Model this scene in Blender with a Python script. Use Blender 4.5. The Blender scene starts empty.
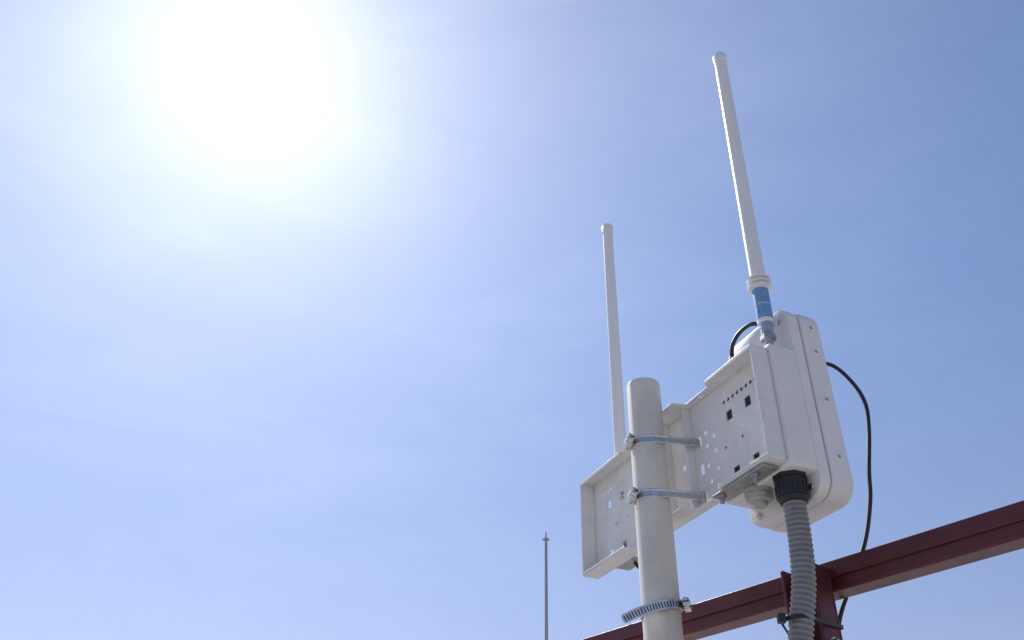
import bpy, bmesh, math, random
from mathutils import Vector, Matrix
random.seed(4)
scene = bpy.context.scene
scene.view_settings.view_transform = 'Standard'
scene.view_settings.look = 'None'
scene.view_settings.exposure = 0
H = 1.6   # eye height above the roof slab

# ------------------------------------------------------------------ materials
def new_mat(name):
    m = bpy.data.materials.new(name); m.use_nodes = True
    nt = m.node_tree
    return m, nt, nt.nodes['Principled BSDF']

def mat(name, col, rough=0.5, metal=0.0, dirt=None, dirt_amt=0.3, scale=30, bump=0.1, bscale=400, stretch=1.0, spec=0.5, coat=0.0):
    m, nt, b = new_mat(name)
    b.inputs['Roughness'].default_value = rough
    b.inputs['Metallic'].default_value = metal
    b.inputs['Specular IOR Level'].default_value = spec
    b.inputs['Coat Weight'].default_value = coat
    tc = nt.nodes.new('ShaderNodeTexCoord')
    mp = nt.nodes.new('ShaderNodeMapping'); mp.inputs['Scale'].default_value = (1, 1, stretch)
    nt.links.new(tc.outputs['Object'], mp.inputs['Vector'])
    n1 = nt.nodes.new('ShaderNodeTexNoise'); n1.inputs['Scale'].default_value = scale
    n1.inputs['Detail'].default_value = 8; n1.inputs['Roughness'].default_value = 0.65
    nt.links.new(mp.outputs[0], n1.inputs['Vector'])
    r = nt.nodes.new('ShaderNodeValToRGB')
    r.color_ramp.elements[0].position = 0.42; r.color_ramp.elements[1].position = 0.72
    nt.links.new(n1.outputs['Fac'], r.inputs[0])
    mul = nt.nodes.new('ShaderNodeMath'); mul.operation = 'MULTIPLY'; mul.inputs[1].default_value = dirt_amt
    nt.links.new(r.outputs[0], mul.inputs[0])
    mix = nt.nodes.new('ShaderNodeMixRGB')
    d = dirt if dirt else tuple(c * 0.6 for c in col)
    mix.inputs[1].default_value = (*col, 1); mix.inputs[2].default_value = (*d, 1)
    nt.links.new(mul.outputs[0], mix.inputs[0])
    nt.links.new(mix.outputs[0], b.inputs['Base Color'])
    ra = nt.nodes.new('ShaderNodeMath'); ra.operation = 'MULTIPLY_ADD'
    ra.inputs[1].default_value = 0.25; ra.inputs[2].default_value = rough - 0.08
    nt.links.new(n1.outputs['Fac'], ra.inputs[0]); nt.links.new(ra.outputs[0], b.inputs['Roughness'])
    if bump:
        n2 = nt.nodes.new('ShaderNodeTexNoise'); n2.inputs['Scale'].default_value = bscale
        n2.inputs['Detail'].default_value = 4
        nt.links.new(tc.outputs['Object'], n2.inputs['Vector'])
        bp = nt.nodes.new('ShaderNodeBump'); bp.inputs['Strength'].default_value = bump
        bp.inputs['Distance'].default_value = 0.0008
        nt.links.new(n2.outputs['Fac'], bp.inputs['Height']); nt.links.new(bp.outputs[0], b.inputs['Normal'])
    return m

M_pole = mat('cream_painted_steel', (0.70, 0.67, 0.585), 0.42, 0, (0.42, 0.36, 0.28), 0.5, 22, 0.15, 260, 0.35)
M_brkt = mat('white_powder_coat', (0.78, 0.775, 0.765), 0.42, 0, (0.50, 0.46, 0.42), 0.38, 24, 0.2, 700)
M_plas = mat('white_asa_plastic', (0.78, 0.77, 0.76), 0.45, 0, (0.58, 0.55, 0.52), 0.28, 16, 0.12, 900)
M_seam = mat('grey_gasket', (0.30, 0.30, 0.30), 0.7, 0, None, 0.2, 60, 0)
M_ant = mat('white_fibreglass', (0.80, 0.80, 0.79), 0.25, 0, (0.6, 0.6, 0.58), 0.2, 20, 0.05, 500, 0.3, 0.6)
M_lab = mat('blue_label_film', (0.11, 0.26, 0.52), 0.35, 0, (0.45, 0.53, 0.66), 0.55, 160, 0)
M_steel = mat('stainless_steel', (0.68, 0.67, 0.65), 0.24, 1.0, (0.27, 0.25, 0.23), 0.6, 110, 0.15, 600)
M_galv = mat('galvanised_steel', (0.42, 0.42, 0.41), 0.45, 0.8, (0.22, 0.21, 0.2), 0.5, 60, 0.1, 500)
M_blk = mat('black_rubber', (0.012, 0.012, 0.014), 0.45, 0, (0.04, 0.04, 0.04), 0.3, 60, 0.1, 500)
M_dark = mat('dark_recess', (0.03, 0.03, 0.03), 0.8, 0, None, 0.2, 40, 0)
M_cond = mat('grey_pvc_conduit', (0.25, 0.255, 0.26), 0.40, 0, (0.13, 0.125, 0.12), 0.5, 40, 0.15, 500)
M_gland = mat('light_grey_nylon', (0.46, 0.46, 0.44), 0.45, 0, (0.28, 0.28, 0.26), 0.4, 60, 0.1)
M_red = mat('red_oxide_paint', (0.105, 0.014, 0.018), 0.38, 0, (0.045, 0.012, 0.012), 0.75, 26, 0.4, 140)
M_far = mat('grey_mast_paint', (0.35, 0.36, 0.38), 0.6, 0, None, 0.2, 2, 0)

# ------------------------------------------------------------------ helpers
def empty(name, loc=(0, 0, 0)):
    e = bpy.data.objects.new(name, None); e.location = loc
    e.empty_display_size = 0.05
    scene.collection.objects.link(e); return e

def link(name, me, m, parent=None, M=None, smooth=True, bevel=0.0, bseg=2):
    o = bpy.data.objects.new(name, me); scene.collection.objects.link(o)
    me.materials.append(m)
    if smooth:
        for p in me.polygons: p.use_smooth = True
    if M is not None: o.matrix_world = M
    if parent is not None:
        bpy.context.view_layer.update()
        o.parent = parent; o.matrix_parent_inverse = parent.matrix_world.inverted()
    if bevel:
        bv = o.modifiers.new('bevel', 'BEVEL'); bv.width = bevel; bv.segments = bseg
        bv.limit_method = 'ANGLE'; bv.angle_limit = math.radians(40)
    if smooth:
        try:
            me.set_sharp_from_angle(angle=math.radians(38))
        except Exception: pass
    return o

def box_me(x0, x1, y0, y1, z0, z1, name='box'):
    bm = bmesh.new()
    bmesh.ops.create_cube(bm, size=1)
    for v in bm.verts:
        v.co = Vector((x0 + (v.co.x + .5) * (x1 - x0), y0 + (v.co.y + .5) * (y1 - y0), z0 + (v.co.z + .5) * (z1 - z0)))
    me = bpy.data.meshes.new(name); bm.to_mesh(me); bm.free(); return me

def catmull(pts, n=12):
    P = [Vector(p) for p in pts]
    P = [P[0] * 2 - P[1]] + P + [P[-1] * 2 - P[-2]]
    out = []
    for i in range(1, len(P) - 2):
        a, b, c, d = P[i - 1:i + 3]
        for k in range(n):
            t = k / n
            out.append(0.5 * ((2 * b) + (c - a) * t + (2 * a - 5 * b + 4 * c - d) * t * t + (3 * b - a - 3 * c + d) * t ** 3))
    out.append(P[-2]); return out

def tube_me(path, rad, segs=16, name='tube'):
    n = len(path)
    R = rad if isinstance(rad, (list, tuple)) else [rad] * n
    bm = bmesh.new(); rings = []
    T = (path[1] - path[0]).normalized()
    X = T.orthogonal().normalized()
    for i in range(n):
        if i == 0: t = (path[1] - path[0])
        elif i == n - 1: t = (path[-1] - path[-2])
        else: t = path[i + 1] - path[i - 1]
        t = t.normalized() if t.length > 1e-9 else T
        X = (X - t * X.dot(t)).normalized(); Y = t.cross(X); T = t
        rings.append([bm.verts.new(path[i] + (X * math.cos(2 * math.pi * k / segs) + Y * math.sin(2 * math.pi * k / segs)) * R[i]) for k in range(segs)])
    for i in range(n - 1):
        for k in range(segs):
            a, b = rings[i], rings[i + 1]
            bm.faces.new((a[k], a[(k + 1) % segs], b[(k + 1) % segs], b[k]))
    bm.faces.new(list(reversed(rings[0]))); bm.faces.new(rings[-1])
    bm.normal_update()
    me = bpy.data.meshes.new(name); bm.to_mesh(me); bm.free(); return me

def lathe_me(prof, base, axis=(0, 0, 1), segs=40, name='lathe'):
    ax = Vector(axis).normalized(); base = Vector(base)
    X = ax.orthogonal().normalized(); Y = ax.cross(X)
    bm = bmesh.new(); rings = []
    for h, r in prof:
        r = max(r, 1e-5)
        rings.append([bm.verts.new(base + ax * h + (X * math.cos(2 * math.pi * k / segs) + Y * math.sin(2 * math.pi * k / segs)) * r) for k in range(segs)])
    for a, b in zip(rings, rings[1:]):
        for k in range(segs):
            bm.faces.new((a[k], a[(k + 1) % segs], b[(k + 1) % segs], b[k]))
    bm.faces.new(list(reversed(rings[0]))); bm.faces.new(rings[-1])
    bmesh.ops.recalc_face_normals(bm, faces=bm.faces)
    me = bpy.data.meshes.new(name); bm.to_mesh(me); bm.free(); return me

def plate_me(outline, holes, thick, mapf, bev=0.0006, name='plate'):
    cu = bpy.data.curves.new('tmp', 'CURVE'); cu.dimensions = '2D'; cu.fill_mode = 'BOTH'
    cu.extrude = max(thick / 2 - bev, 0.0002); cu.bevel_depth = bev; cu.bevel_resolution = 2; cu.offset = -bev
    for poly in [outline] + holes:
        s = cu.splines.new('POLY'); s.points.add(len(poly) - 1)
        for p, q in zip(s.points, poly): p.co = (q[0], q[1], 0, 1)
        s.use_cyclic_u = True
    ob = bpy.data.objects.new('tmp', cu); scene.collection.objects.link(ob)
    dg = bpy.context.evaluated_depsgraph_get()
    me = bpy.data.meshes.new_from_object(ob.evaluated_get(dg))
    bpy.data.objects.remove(ob)
    for v in me.vertices: v.co = Vector(mapf(*v.co))
    bm = bmesh.new(); bm.from_mesh(me)
    bmesh.ops.remove_doubles(bm, verts=bm.verts, dist=1e-6)
    bmesh.ops.recalc_face_normals(bm, faces=bm.faces)
    bm.to_mesh(me); bm.free(); me.name = name
    me.materials.clear()
    return me

def rect(cx, cy, w, h): return [(cx - w/2, cy - h/2), (cx + w/2, cy - h/2), (cx + w/2, cy + h/2), (cx - w/2, cy + h/2)]
def circ(cx, cy, r, n=16): return [(cx + r * math.cos(2*math.pi*k/n), cy + r * math.sin(2*math.pi*k/n)) for k in range(n)]
def rrect(x0, x1, y0, y1, r, n=8):
    out = []
    for cx, cy, a0 in ((x1-r, y1-r, 0), (x0+r, y1-r, 90), (x0+r, y0+r, 180), (x1-r, y0+r, 270)):
        for k in range(n + 1):
            a = math.radians(a0 + 90 * k / n); out.append((cx + r*math.cos(a), cy + r*math.sin(a)))
    return out

d = Vector((-0.394, 0.919, 0)).normalized(); nn = Vector((0.919, 0.394, 0)).normalized()
PC = Vector((0.2925, 1.382, H))
MB = Matrix(((d.x, -nn.x, 0, PC.x), (d.y, -nn.y, 0, PC.y), (0, 0, 1, PC.z), (0, 0, 0, 1)))
def W(t, n, z): return PC + d * t + nn * n + Vector((0, 0, z))
def L(t, n, z): return Vector((t, -n, z))

# ------------------------------------------------------------------ pole
PX, PY = 0.242, 1.36
pole = empty('support_pole', (PX, PY, 0))
R = 0.0302
link('tube', lathe_me([(0, R), (H + 0.826, R), (H + 0.8295, R - 0.001), (H + 0.831, R - 0.0035)], (PX, PY, 0), segs=64), M_pole, pole)
link('base_plate', lathe_me([(0, 0.09), (0.01, 0.09), (0.012, 0.088)], (PX, PY, 0.0)), M_galv, pole)

# ------------------------------------------------------------------ bracket
br = empty('antenna_mounting_bracket', PC)
T0, T1, Z0, Z1 = -0.252, 0.327, 0.583, 0.782
NP = 0.018    # plate n
NF = -0.014   # outer flange n
TC = (T0 + T1) / 2
holes = []
for t in (-0.19, -0.14):
    for tt in (t, 2 * TC - t):
        for z in (0.716, 0.614):
            holes.append(rect(tt, z, 0.0155, 0.0180))
for i in range(8):
    t = -0.216 + i * 0.0122
    for tt in (t, 2 * TC - t):
        holes.append(circ(tt, 0.7445, 0.0038, 10))
for t, z in ((-0.072, 0.715), (-0.094, 0.700), (-0.072, 0.690), (-0.094, 0.672), (-0.070, 0.655), (-0.094, 0.640), (-0.072, 0.625)):
    for tt in (t, 2 * TC - t):
        holes.append(circ(tt, z, 0.0044, 14))
for t, z in ((-0.165, 0.665), (-0.225, 0.690), (-0.225, 0.635), (-0.120, 0.665), (-0.120, 0.60), (-0.235, 0.725)):
    for tt in (t, 2 * TC - t):
        holes.append(circ(tt, z, 0.0030, 10))
for t in (-0.052, 0.052):
    for z in (0.708, 0.655, 0.605):
        holes.append(rect(t, z, 0.010, 0.019))
holes.append(circ(0.0, 0.68, 0.006)); 
link('back_plate', plate_me([(T0, Z0), (T1, Z0), (T1, Z1), (T0, Z1)], holes, 0.003, lambda u, v, w: (u, -NP + w, v), bev=0.0004), M_brkt, br, MB)
def flange_outline():
    a = NP - 0.0016; o = NF; c = 0.001
    pts = [(T0 + 0.0021, a), (T0 + 0.0021, o), (-0.125, o), (-0.112, c), (-0.045, c), (-0.038, -0.0235), (0.038, -0.0235), (0.045, c), (0.15, c), (0.163, o), (T1 - 0.0021, o), (T1 - 0.0021, a)]
    return pts
for nm, z in (('top_flange', Z1 - 0.0015), ('bottom_flange', Z0 + 0.0015)):
    hl = [circ(-0.08, 0.009, 0.003, 10), circ(0.11, 0.009, 0.003, 10)]
    link(nm, plate_me(flange_outline(), hl, 0.0028, lambda u, v, w, z=z: (u, -v, z + w)), M_brkt, br, MB)
for nm, t in (('near_end_flange', T0 + 0.0005), ('far_end_flange', T1 - 0.0005)):
    link(nm, box_me(t - 0.0015, t + 0.0015, -NP + 0.0016, -NF + 0.001, Z0 + 0.0004, Z1 - 0.0004), M_brkt, br, MB, bevel=0.0008)
for t0, t1 in ((T0 + 0.003, -0.127), (0.165, T1 - 0.003)):
    link('flange_lip', box_me(t0, t1, -NF - 0.0012, -NF + 0.0012, Z1 - 0.008, Z1 - 0.0031), M_brkt, br, MB, bevel=0.0005)
    link('flange_lip', box_me(t0, t1, -NF - 0.0012, -NF + 0.0012, Z0 + 0.0031, Z0 + 0.007), M_brkt, br, MB, bevel=0.0005)
for t in (-0.034, 0.034):
    link('saddle_cheek', box_me(t - 0.001, t + 0.001, -NP + 0.002, 0.0, Z0 + 0.004, Z1 - 0.004), M_brkt, br, MB)
for t, z in ((0.24, 0.665), (-0.238, 0.60), (-0.03, 0.76), (0.30, 0.60)):
    link('screw_head', lathe_me([(0, 0.0045), (0.0015, 0.0045), (0.0025, 0.003)], L(t, NP - 0.0015, z), (0, 1, 0), 16), M_steel, br, MB)
link('hole_shade_backing', box_me(-0.245, -0.105, -0.0199, -0.0196, 0.59, 0.775), M_dark, br, MB)  # dark sheet added behind the plate; its colour puts shade into the holes
link('fixing_strap', box_me(-0.235, -0.105, -0.016, 0.012, Z0 - 0.0068, Z0 - 0.0034), M_galv, br, MB, bevel=0.0006)
for t in (-0.205, -0.120):
    link('strap_bolt', lathe_me([(0, 0.0075), (-0.005, 0.0075), (-0.0051, 0.004), (-0.013, 0.004)], L(t, -0.004, Z0 - 0.0070), (0, 0, 1), 6), M_galv, br, MB, smooth=False)

# ------------------------------------------------------------------ hose clamps
def hull(pts):
    pts = sorted(set((round(a, 6), round(b, 6)) for a, b in pts))
    def cr(o, a, b): return (a[0]-o[0])*(b[1]-o[1]) - (a[1]-o[1])*(b[0]-o[0])
    lo = []
    for p in pts:
        while len(lo) >= 2 and cr(lo[-2], lo[-1], p) <= 0: lo.pop()
        lo.append(p)
    up = []
    for p in reversed(pts):
        while len(up) >= 2 and cr(up[-2], up[-1], p) <= 0: up.pop()
        up.append(p)
    return lo[:-1] + up[:-1]

def band_me(loop, z, h, th, tilt=(0, 0), c=(0, 0)):
    bm = bmesh.new(); n = len(loop)
    cx = sum(p[0] for p in loop) / n; cy = sum(p[1] for p in loop) / n
    rows = []
    for x, y in loop:
        v = Vector((x - cx, y - cy, 0)); o = v.normalized()
        dz = tilt[0] * (x - c[0]) + tilt[1] * (y - c[1])
        rg = []
        for off, hh in ((0, -.5), (th*0.8, -.5), (th*1.5, -.40), (th, -.28), (th, .28), (th*1.5, .40), (th*0.8, .5), (0, .5)):
            rg.append(bm.verts.new((x + o.x*off, y + o.y*off, z + h*hh + dz)))
        rows.append(rg)
    for i in range(n):
        a, b = rows[i], rows[(i + 1) % n]
        for k in range(8):
            bm.faces.new((a[k], b[k], b[(k + 1) % 8], a[(k + 1) % 8]))
    bmesh.ops.recalc_face_normals(bm, faces=bm.faces)
    me = bpy.data.meshes.new('band'); bm.to_mesh(me); bm.free(); return me

def worm_housing(parent, M, pos, tang, out, s=1.0):
    tang = Vector(tang).normalized(); out = Vector(out).normalized(); up = tang.cross(out)
    pos = Vector(pos)
    F = M @ Matrix(((tang.x, out.x, up.x, pos.x), (tang.y, out.y, up.y, pos.y), (tang.z, out.z, up.z, pos.z), (0, 0, 0, 1)))
    link('screw_housing', box_me(-0.009*s, 0.009*s, 0.0, 0.0085*s, -0.0066*s, 0.0066*s), M_steel, parent, F, bevel=0.002*s)
    link('worm_screw', lathe_me([(-0.012*s, 0.003*s), (0.0095*s, 0.003*s), (0.0096*s, 0.0056*s), (0.0155*s, 0.0056*s), (0.0165*s, 0.004*s)], (0, 0.0055*s, 0), (1, 0, 0), 6), M_steel, parent, F, smooth=False)
    link('screwdriver_slot', box_me(0.0166*s, 0.0169*s, 0.0015*s, 0.0095*s, -0.0007*s, 0.0007*s), M_dark, parent, F, smooth=False)

pole_c = (0.0, 0.055)
circle = [(pole_c[0] + (R + 0.0004) * math.cos(2*math.pi*k/64), pole_c[1] + (R + 0.0004) * math.sin(2*math.pi*k/64)) for k in range(64)]
loopD = hull(circle + [(-0.052, -NP - 0.002), (0.052, -NP - 0.002)])
for z in (0.706, 0.606):
    e = empty('hose_clamp', W(0, -0.055, z))
    link('band', band_me(loopD, z, 0.0145, 0.0009), M_steel, e, MB, smooth=False)
    a = math.radians(84)
    px, py = pole_c[0] + (R + .0014) * math.cos(a), pole_c[1] + (R + .0014) * math.sin(a)
    worm_housing(e, MB, (px, py, z), (-math.sin(a), math.cos(a), 0.12), (math.cos(a), math.sin(a), 0), 1.25)
    fe = catmull([(0.010, pole_c[1] + R + 0.001, z), (-0.004, pole_c[1] + R + 0.0135, z + 0.001), (-0.022, pole_c[1] + R + 0.018, z + 0.003)], 6)
    link('band_end', tube_me(fe, 0.0022, 6), M_steel, e, MB)
    A = Vector((-0.052, -NP - 0.002, 0))
    i0 = min(range(len(loopD)), key=lambda i: (Vector((*loopD[i], 0)) - A).length)
    B1 = Vector((*loopD[(i0 - 1) % len(loopD)], 0)); B2 = Vector((*loopD[(i0 + 1) % len(loopD)], 0))
    B = B1 if B1.y > B2.y else B2
    if (B - A).length > 0.02:
        tt = (B - A).normalized(); oo = Vector((-abs(tt.y), tt.x * (1 if tt.y > 0 else -1), 0)).normalized()
        k = 0.006
        while k < (B - A).length:
            p = A + tt * k + oo * 0.001
            F = MB @ Matrix(((tt.x, oo.x, 0, p.x), (tt.y, oo.y, 0, p.y), (0, 0, 1, z), (0, 0, 0, 1)))
            link('worm_slot', box_me(-0.0006, 0.0006, -0.0006, 0.0003, -0.0032, 0.0032), M_galv, e, F, smooth=False)
            k += 0.0042
# lower loose clamp with long free tail lying over its own band
e = empty('hose_clamp', (PX, PY, H + 0.424))
I4 = Matrix.Identity(4)
c2 = [(PX + (R + 0.0012) * math.cos(2*math.pi*k/64), PY + (R + 0.0012) * math.sin(2*math.pi*k/64)) for k in range(64)]
link('band', band_me(c2, H + 0.4205, 0.0120, 0.0009, (0.17, 0.0), (PX, PY)), M_steel, e, I4, smooth=False)
tp = catmull([(PX + 0.033, PY - 0.014, H + 0.4265), (PX + 0.022, PY - 0.0290, H + 0.4240), (PX + 0.004, PY - 0.0375, H + 0.4205), (PX - 0.014, PY - 0.0400, H + 0.4160), (PX - 0.032, PY - 0.041, H + 0.4100), (PX - 0.050, PY - 0.041, H + 0.4025), (PX - 0.066, PY - 0.040, H + 0.3945)], 8)
bm = bmesh.new(); rows = []
HW = 0.0072
for i, p in enumerate(tp):
    t = (tp[min(i + 1, len(tp) - 1)] - tp[max(i - 1, 0)]).normalized()
    upv = (Vector((0, 0, 1)) - t * t.z).normalized(); o = t.cross(upv)
    k = 0.6 if i >= len(tp) - 1 else 1.0
    rows.append([bm.verts.new(p + upv * a * HW * k + o * b * 0.0005) for a, b in ((-1, -1), (1, -1), (1, 1), (-1, 1))])
for a, b in zip(rows, rows[1:]):
    for k in range(4): bm.faces.new((a[k], b[k], b[(k+1) % 4], a[(k+1) % 4]))
bm.faces.new(rows[0]); bm.faces.new(rows[-1]); bmesh.ops.recalc_face_normals(bm, faces=bm.faces)
me = bpy.data.meshes.new('tail'); bm.to_mesh(me); bm.free()
link('tail', me, M_steel, e, I4, smooth=False)
# evenly spaced worm slots
acc = 0.0
for i in range(3, len(tp) - 1):
    acc += (tp[i] - tp[i - 1]).length
    if acc < 0.0040: continue
    acc = 0.0
    p = tp[i]; t = (tp[min(i + 1, len(tp) - 1)] - tp[i - 1]).normalized()
    upv = (Vector((0, 0, 1)) - t * t.z).normalized(); o = t.cross(upv)
    F = Matrix(((t.x, o.x, upv.x, p.x), (t.y, o.y, upv.y, p.y), (t.z, o.z, upv.z, p.z), (0, 0, 0, 1)))
    link('worm_slot', box_me(-0.0009, 0.0009, -0.0009, 0.0009, -0.0046, 0.0046), M_dark, e, F, smooth=False)
worm_housing(e, I4, (PX + 0.033, PY - 0.012, H + 0.4265), (-0.35, -0.93, 0.0), (0.93, -0.35, 0.1), 1.25)

# ------------------------------------------------------------------ enclosure
en = empty('wireless_equipment_enclosure', W(-0.17, 0.07, 0.7))
bE = plate_me(rrect(-0.26, -0.095, 0.575, 0.790, 0.006, 4), [], 0.0500, lambda u, v, w: (u, -0.0455 + w, v), bev=0.003)
link('rear_housing', bE, M_plas, en, MB)
link('cover_back', plate_me(rrect(-0.2605, -0.0895, 0.5395, 0.8825, 0.031, 10), [], 0.020, lambda u, v, w: (u, -0.0800 + w, v), bev=0.0025), M_plas, en, MB)
link('seam_gasket', plate_me(rrect(-0.2590, -0.0905, 0.5415, 0.8810, 0.030, 10), [], 0.002, lambda u, v, w: (u, -0.0908 + w, v), bev=0.0003), M_seam, en, MB)
link('cover_front', plate_me(rrect(-0.262, -0.088, 0.538, 0.884, 0.033, 10), [], 0.0430, lambda u, v, w: (u, -0.1133 + w, v), bev=0.008), M_plas, en, MB)
for z in (0.842, 0.795, 0.705, 0.605):
    link('screw_boss', lathe_me([(0, 0.0048), (0.0010, 0.0048), (0.0016, 0.0038)], L(-0.2618, 0.112, z), (-1, 0, 0), 20), M_plas, en, MB)
    link('screw_head', lathe_me([(0, 0.0030), (0.0005, 0.0030)], L(-0.2634, 0.112, z), (-1, 0, 0), 12), M_galv, en, MB)
for t, z in ((-0.235, 0.858), (-0.115, 0.858), (-0.24, 0.557), (-0.115, 0.557)):
    link('corner_screw', lathe_me([(0, 0.005), (0.003, 0.005), (0.004, 0.004)], L(t, 0.0698, z), (0, 1, 0), 16), M_steel, en, MB)
link('vent_gland', lathe_me([(0.002, 0.022), (-0.006, 0.022), (-0.0061, 0.0185), (-0.016, 0.0185), (-0.018, 0.016), (-0.0181, 0.011), (-0.024, 0.011), (-0.026, 0.009)], L(-0.160, 0.036, 0.575), segs=32), M_gland, en, MB)
link('vent_hex', lathe_me([(-0.008, 0.0215), (-0.014, 0.0215)], L(-0.160, 0.036, 0.575), segs=6), M_gland, en, MB, smooth=False)
for t, n in ((-0.21, 0.062), (-0.125, 0.06)):
    link('drain_plug', lathe_me([(0.001, 0.006), (-0.004, 0.006), (-0.005, 0.004)], L(t, n, 0.575), segs=16), M_gland, en, MB)

# ------------------------------------------------------------------ conduit
cd = empty('flexible_conduit', W(-0.222, 0.046, 0.55))
G = W(-0.222, 0.046, 0.575)
link('gland_nut', lathe_me([(0.001, 0.026), (-0.006, 0.026), (-0.0065, 0.024), (-0.014, 0.024)], G, segs=8), M_blk, cd, smooth=False)
link('gland_body', lathe_me([(-0.0135, 0.0235), (-0.030, 0.0235), (-0.0305, 0.0245), (-0.034, 0.0245), (-0.0345, 0.022), (-0.042, 0.0205), (-0.044, 0.018)], G), M_blk, cd)
for k in range(18):
    a = 2 * math.pi * k / 18
    p = G + Vector((math.cos(a) * 0.0236, math.sin(a) * 0.0236, -0.022))
    F = Matrix.Translation(p) @ Matrix.Rotation(a, 4, 'Z')
    link('grip_rib', box_me(-0.001, 0.0012, -0.0016, 0.0016, -0.0075, 0.0075), M_blk, cd, F, bevel=0.0005)
EX, EY = -0.036, 0.008
pts = [G + Vector((0, 0, -0.04)), G + Vector((-0.001, 0, -0.09)), G + Vector((-0.007, 0.0, -0.16)), G + Vector((-0.024, 0.003, -0.24)), G + Vector((EX, EY, -0.33)), G + Vector((EX, EY, -0.6)), G + Vector((EX, EY, -1.0)), Vector((G.x + EX, G.y + EY, 0.01))]
dense = catmull(pts, 40)
def resample(path, step):
    out = [path[0].copy()]; acc = 0
    for a, b in zip(path, path[1:]):
        seg = (b - a).length; pos = 0
        while seg - pos + acc >= step and seg > 1e-9:
            pos += step - acc; acc = 0; out.append(a.lerp(b, pos / seg))
        acc += seg - pos
    return out
pitch = 0.0078
rs = resample(dense, pitch / 8)
prof = [0.0136, 0.0137, 0.0148, 0.0166, 0.0171, 0.0171, 0.0166, 0.0148]
link('corrugated_tube', tube_me(rs, [prof[i % 8] for i in range(len(rs))], 28), M_cond, cd)

# ------------------------------------------------------------------ antennas
def antenna(base, top_dx, ztop, zc):
    e = empty('whip_antenna', base)
    b = Vector(base); ax = Vector((top_dx, 0, ztop - b.z)).normalized()
    Lr = (ztop - b.z); k = zc - b.z; r = 0.0134
    link('connector', lathe_me([(0, 0.008), (k - 0.022, 0.008), (k - 0.0219, 0.0112), (k - 0.010, 0.0112), (k - 0.0099, 0.0122), (k, 0.0122)], b, ax), M_steel, e)
    link('hex_nut', lathe_me([(k - 0.032, 0.0130), (k - 0.023, 0.0130)], b, ax, 6), M_galv, e, smooth=False)
    link('ferrule', lathe_me([(k, 0.0132), (k + 0.001, 0.0140), (k + 0.007, 0.0140), (k + 0.008, 0.0132)], b, ax), M_ant, e)
    link('label', lathe_me([(k + 0.008, 0.0138), (k + 0.036, 0.0138)], b, ax), M_lab, e)
    link('label_gap', lathe_me([(k + 0.036, 0.0135), (k + 0.0375, 0.0135)], b, ax), M_ant, e)
    link('label', lathe_me([(k + 0.0375, 0.0138), (k + 0.070, 0.0138)], b, ax), M_lab, e)
    for q in (0.072, 0.081, 0.090):
        link('collar_ring', lathe_me([(k + q, 0.0135), (k + q + 0.0005, 0.0200), (k + q + 0.0030, 0.0205), (k + q + 0.0040, 0.0135)], b, ax), M_ant, e)
    link('radome', lathe_me([(k + 0.070, 0.0137), (k + 0.096, 0.0137), (k + 0.10, r), (Lr - 0.024, 0.0122), (Lr - 0.0239, 0.0139), (Lr - 0.006, 0.0139), (Lr - 0.002, 0.0120), (Lr, 0.007)], b, ax), M_ant, e)
    return e
p = W(-0.235, 0.042, 0.79)
antenna(p, 0.007, H + 1.552, H + 0.846)
p2 = Vector((0.2316, 1.6257, H + 0.60))
a2 = antenna(p2, 0.0, H + 1.454, H + 0.65)
link('mount_arm', box_me(0.22, 0.275, -0.060, -NP - 0.0016, 0.590, 0.5985), M_galv, br, MB, bevel=0.001)

# ------------------------------------------------------------------ cables
def cable(pts, r=0.0037, name='black_cable'):
    dn = catmull(pts, 14)
    e = empty(name, dn[0])
    link('jacket', tube_me(dn, r, 12), M_blk, e)
    return e
cable([W(-0.226, 0.05, 0.852), W(-0.206, 0.042, 0.866), W(-0.184, 0.04, 0.870), W(-0.160, 0.04, 0.866), W(-0.144, 0.04, 0.85), W(-0.140, 0.04, 0.815), W(-0.143, 0.035, 0.789)])
v = lambda x, y, z: Vector((x, y, H + z))
cable([v(.485, 1.30, .842), v(.520, 1.29, .842), v(.561, 1.28, .8316), v(.590, 1.28, .798), v(.604, 1.28, .756), v(.599, 1.28, .704), v(.583, 1.28, .631), v(.5735, 1.28, .579), v(.5526, 1.285, .512), v(.522, 1.30, .449), v(.497, 1.31, .395), v(.485, 1.315, .33), v(.48, 1.315, .1), v(.48, 1.315, -.6), v(.48, 1.315, -1.58)], 0.0034)
cable([W(.248, .045, .64), W(.238, .047, .60), W(.215, .047, .574), W(.19, .045, .570), W(.165, .045, .60), W(.13, .04, .66), W(.09, .03, .70)], 0.003)

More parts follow.
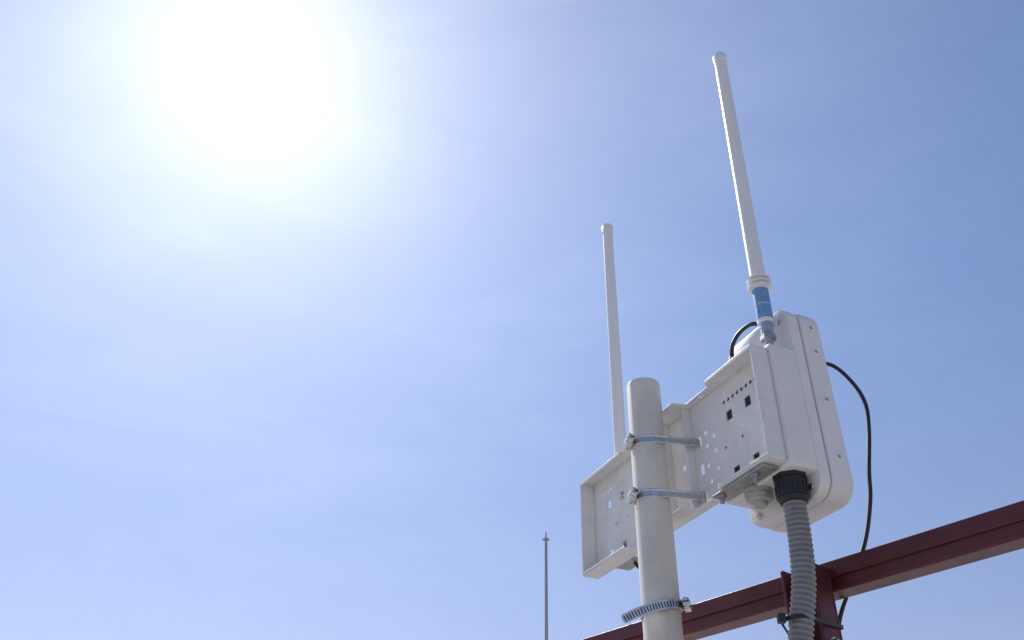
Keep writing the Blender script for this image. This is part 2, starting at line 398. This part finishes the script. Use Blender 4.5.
# ------------------------------------------------------------------ red steel frame
fr = empty('red_steel_railing', (0.478, 1.30, H + 0.46))
ev = Vector((0.605, -0.796, 0)).normalized(); mv = Vector((-ev.y, ev.x, 0)) * -1
if mv.y > 0: mv = -mv
BP = Vector((0.478, 1.30, H - 0.018))
MR = Matrix(((ev.x, -mv.x, 0, BP.x), (ev.y, -mv.y, 0, BP.y), (0, 0, 1, BP.z), (0, 0, 0, 1)))
link('beam', box_me(-1.9, 1.1, -0.018, 0.022, 0.444, 0.486), M_red, fr, MR, bevel=0.003)
link('beam_lip', box_me(-1.9, 1.1, -0.0225, -0.0185, 0.464, 0.4875), M_red, fr, MR, bevel=0.001)
def channel_post(x, w, ztop, name):
    y0 = -0.023; dp = 0.045
    link(name + '_web', box_me(x - w/2, x + w/2, y0 - 0.005, y0 - 0.0005, -H + 0.019, ztop), M_red, fr, MR, bevel=0.001)
    link(name + '_flange', box_me(x - w/2, x - w/2 + 0.005, y0 - dp, y0 - 0.0055, -H + 0.019, ztop), M_red, fr, MR, bevel=0.001)
    link(name + '_flange', box_me(x + w/2 - 0.005, x + w/2, y0 - dp, y0 - 0.0055, -H + 0.019, ztop), M_red, fr, MR, bevel=0.001)
channel_post(0.005, 0.055, 0.477, 'post')
for x in (-1.75, 1.0):
    channel_post(x, 0.055, 0.477, 'post')
for z in (0.362,):
    link('bolt', lathe_me([(0, 0.009), (0.006, 0.009), (0.007, 0.0075)], Vector((0.0326, -0.045, z)), (1, 0, 0), 6), M_steel, fr, MR, smooth=False)
    link('washer', lathe_me([(0, 0.0115), (0.0012, 0.0115)], Vector((0.0322, -0.045, z)), (1, 0, 0), 20), M_steel, fr, MR)
tie = empty('cable_tie', (0.43, 1.2, H + 0.362))
cc = (G.x - 0.0255, G.y + 0.0045)
cp = [(cc[0] + 0.0190 * math.cos(2*math.pi*k/40), cc[1] + 0.0190 * math.sin(2*math.pi*k/40)) for k in range(40)]
for lx, ly in ((-0.024, -0.069), (0.034, -0.069), (-0.024, -0.020), (0.034, -0.020)):
    q = MR @ Vector((lx, ly, 0)); cp.append((q.x, q.y))
link('strap', band_me(hull(cp), H + 0.364, 0.0060, 0.001, (0.1, 0.02), cc), M_blk, tie, I4, smooth=False)
link('lock', box_me(cc[0] - 0.028, cc[0] - 0.018, cc[1] - 0.018, cc[1] - 0.006, H + 0.356, H + 0.368), M_blk, tie, bevel=0.001)

# ------------------------------------------------------------------ distant mast
mx, my = 2.80, 60.0
ms = empty('distant_mast', (mx, my, 0))
hz = H + 23.7
link('shaft', lathe_me([(0, 0.16), (12, 0.13), (hz - 0.6, 0.10), (hz, 0.06), (hz + 0.35, 0.04)], (mx, my, 0), segs=20), M_far, ms)
link('head_ring', lathe_me([(hz - 0.30, 0.10), (hz - 0.28, 0.16), (hz - 0.12, 0.18), (hz - 0.08, 0.10)], (mx, my, 0), segs=20), M_far, ms)
link('cross_arm', box_me(mx - 0.26, mx + 0.26, my - 0.04, my + 0.04, hz - 0.24, hz - 0.16), M_far, ms)

# ------------------------------------------------------------------ ground
mg, nt, b = new_mat('concrete_ground')
tc = nt.nodes.new('ShaderNodeTexCoord'); n1 = nt.nodes.new('ShaderNodeTexNoise'); n1.inputs['Scale'].default_value = 0.8; n1.inputs['Detail'].default_value = 10
rp = nt.nodes.new('ShaderNodeValToRGB'); rp.color_ramp.elements[0].color = (0.26, 0.25, 0.24, 1); rp.color_ramp.elements[1].color = (0.38, 0.37, 0.35, 1)
nt.links.new(tc.outputs['Object'], n1.inputs['Vector']); nt.links.new(n1.outputs['Fac'], rp.inputs[0]); nt.links.new(rp.outputs[0], b.inputs['Base Color'])
b.inputs['Roughness'].default_value = 0.9
bm = bmesh.new(); bmesh.ops.create_grid(bm, x_segments=8, y_segments=8, size=3000)
me = bpy.data.meshes.new('ground'); bm.to_mesh(me); bm.free()
link('ground', me, mg, smooth=False)

# ------------------------------------------------------------------ sky + sun
el = math.radians(48.3); az = math.radians(-25.3)
sdir = Vector((math.sin(az) * math.cos(el), math.cos(az) * math.cos(el), math.sin(el)))
w = bpy.data.worlds.new('World'); scene.world = w; w.use_nodes = True
nt = w.node_tree; nt.nodes.clear()
out = nt.nodes.new('ShaderNodeOutputWorld')
tc = nt.nodes.new('ShaderNodeTexCoord')
nrm = nt.nodes.new('ShaderNodeVectorMath'); nrm.operation = 'NORMALIZE'
nt.links.new(tc.outputs['Generated'], nrm.inputs[0])
sep = nt.nodes.new('ShaderNodeSeparateXYZ'); nt.links.new(nrm.outputs[0], sep.inputs[0])
sky = nt.nodes.new('ShaderNodeTexSky'); sky.sky_type = 'NISHITA'; sky.sun_disc = False
sky.sun_elevation = el; sky.sun_rotation = az
sky.air_density = 1.2; sky.dust_density = 0.1; sky.ozone_density = 2.5
zt = nt.nodes.new('ShaderNodeMapRange'); zt.inputs[1].default_value = 0.12; zt.inputs[2].default_value = 0.60
nt.links.new(sep.outputs['Z'], zt.inputs[0])
tc2 = nt.nodes.new('ShaderNodeMixRGB'); tc2.inputs[1].default_value = (1.00, 0.79, 0.86, 1); tc2.inputs[2].default_value = (1.10, 1.05, 1.16, 1)
nt.links.new(zt.outputs[0], tc2.inputs[0])
tint = nt.nodes.new('ShaderNodeMixRGB'); tint.blend_type = 'MULTIPLY'; tint.inputs[0].default_value = 1.0
nt.links.new(sky.outputs[0], tint.inputs[1]); nt.links.new(tc2.outputs[0], tint.inputs[2])
bg1 = nt.nodes.new('ShaderNodeBackground'); bg1.inputs[1].default_value = 0.112
nt.links.new(tint.outputs[0], bg1.inputs[0])
dot = nt.nodes.new('ShaderNodeVectorMath'); dot.operation = 'DOT_PRODUCT'; dot.inputs[1].default_value = sdir
nt.links.new(nrm.outputs[0], dot.inputs[0])
mx0 = nt.nodes.new('ShaderNodeMath'); mx0.operation = 'MAXIMUM'; mx0.inputs[1].default_value = 0.0
nt.links.new(dot.outputs['Value'], mx0.inputs[0])
def lobe(p, k, src=None):
    a = nt.nodes.new('ShaderNodeMath'); a.operation = 'POWER'; a.inputs[1].default_value = p
    nt.links.new((src or mx0).outputs[0], a.inputs[0])
    m = nt.nodes.new('ShaderNodeMath'); m.operation = 'MULTIPLY'; m.inputs[1].default_value = k
    nt.links.new(a.outputs[0], m.inputs[0]); return m
def add(a, b):
    m = nt.nodes.new('ShaderNodeMath'); m.operation = 'ADD'
    nt.links.new(a.outputs[0], m.inputs[0]); nt.links.new(b.outputs[0], m.inputs[1]); return m
g = add(add(lobe(110, 0.26), lobe(26, 0.25)), lobe(7, 0.24))
mpn = nt.nodes.new('ShaderNodeMapping'); mpn.inputs['Scale'].default_value = (1.3, 2.2, 5.0)
mpn.inputs['Rotation'].default_value = (0.2, -0.35, 0.3)
nt.links.new(nrm.outputs[0], mpn.inputs[0])
cn = nt.nodes.new('ShaderNodeTexNoise'); cn.inputs['Scale'].default_value = 2.4; cn.inputs['Detail'].default_value = 10; cn.inputs['Roughness'].default_value = 0.58; cn.inputs['Distortion'].default_value = 0.5
nt.links.new(mpn.outputs[0], cn.inputs['Vector'])
cr = nt.nodes.new('ShaderNodeMapRange'); cr.inputs[1].default_value = 0.42; cr.inputs[2].default_value = 0.8; cr.inputs[3].default_value = 0.0; cr.inputs[4].default_value = 1.0
nt.links.new(cn.outputs['Fac'], cr.inputs[0])
# thin cirrus brightens towards the sun (forward scattering)
fw = nt.nodes.new('ShaderNodeMath'); fw.operation = 'MULTIPLY_ADD'; fw.inputs[1].default_value = 0.075; fw.inputs[2].default_value = 0.006
pw = lobe(4, 1.0); nt.links.new(pw.outputs[0], fw.inputs[0])
cm = nt.nodes.new('ShaderNodeMath'); cm.operation = 'MULTIPLY'
nt.links.new(cr.outputs[0], cm.inputs[0]); nt.links.new(fw.outputs[0], cm.inputs[1])
g2 = add(g, cm)
bg2 = nt.nodes.new('ShaderNodeBackground'); bg2.inputs[0].default_value = (1.0, 0.98, 0.93, 1)
nt.links.new(g2.outputs[0], bg2.inputs[1])
ad = nt.nodes.new('ShaderNodeAddShader'); nt.links.new(bg1.outputs[0], ad.inputs[0]); nt.links.new(bg2.outputs[0], ad.inputs[1])
nt.links.new(ad.outputs[0], out.inputs['Surface'])

sl = bpy.data.lights.new('sun', 'SUN'); sl.energy = 5.0; sl.angle = math.radians(0.5); sl.color = (1, 0.96, 0.9)
so = bpy.data.objects.new('sun', sl); scene.collection.objects.link(so)
so.rotation_euler = sdir.to_track_quat('Z', 'Y').to_euler(); so.location = (0, 0, 10)

# ------------------------------------------------------------------ camera
cam = bpy.data.cameras.new('camera'); cam.lens = 30.6; cam.sensor_width = 36; cam.clip_start = 0.02; cam.clip_end = 8000
co = bpy.data.objects.new('camera', cam); scene.collection.objects.link(co)
th = math.radians(35.5); rl = math.radians(1.3)
Fv = Vector((0, math.cos(th), math.sin(th))); R0 = Vector((1, 0, 0)); U0 = Vector((0, -math.sin(th), math.cos(th)))
Rv = R0 * math.cos(rl) + U0 * math.sin(rl); Uv = U0 * math.cos(rl) - R0 * math.sin(rl)
co.matrix_world = Matrix(((Rv.x, Uv.x, -Fv.x, 0), (Rv.y, Uv.y, -Fv.y, 0), (Rv.z, Uv.z, -Fv.z, H), (0, 0, 0, 1)))
scene.camera = co
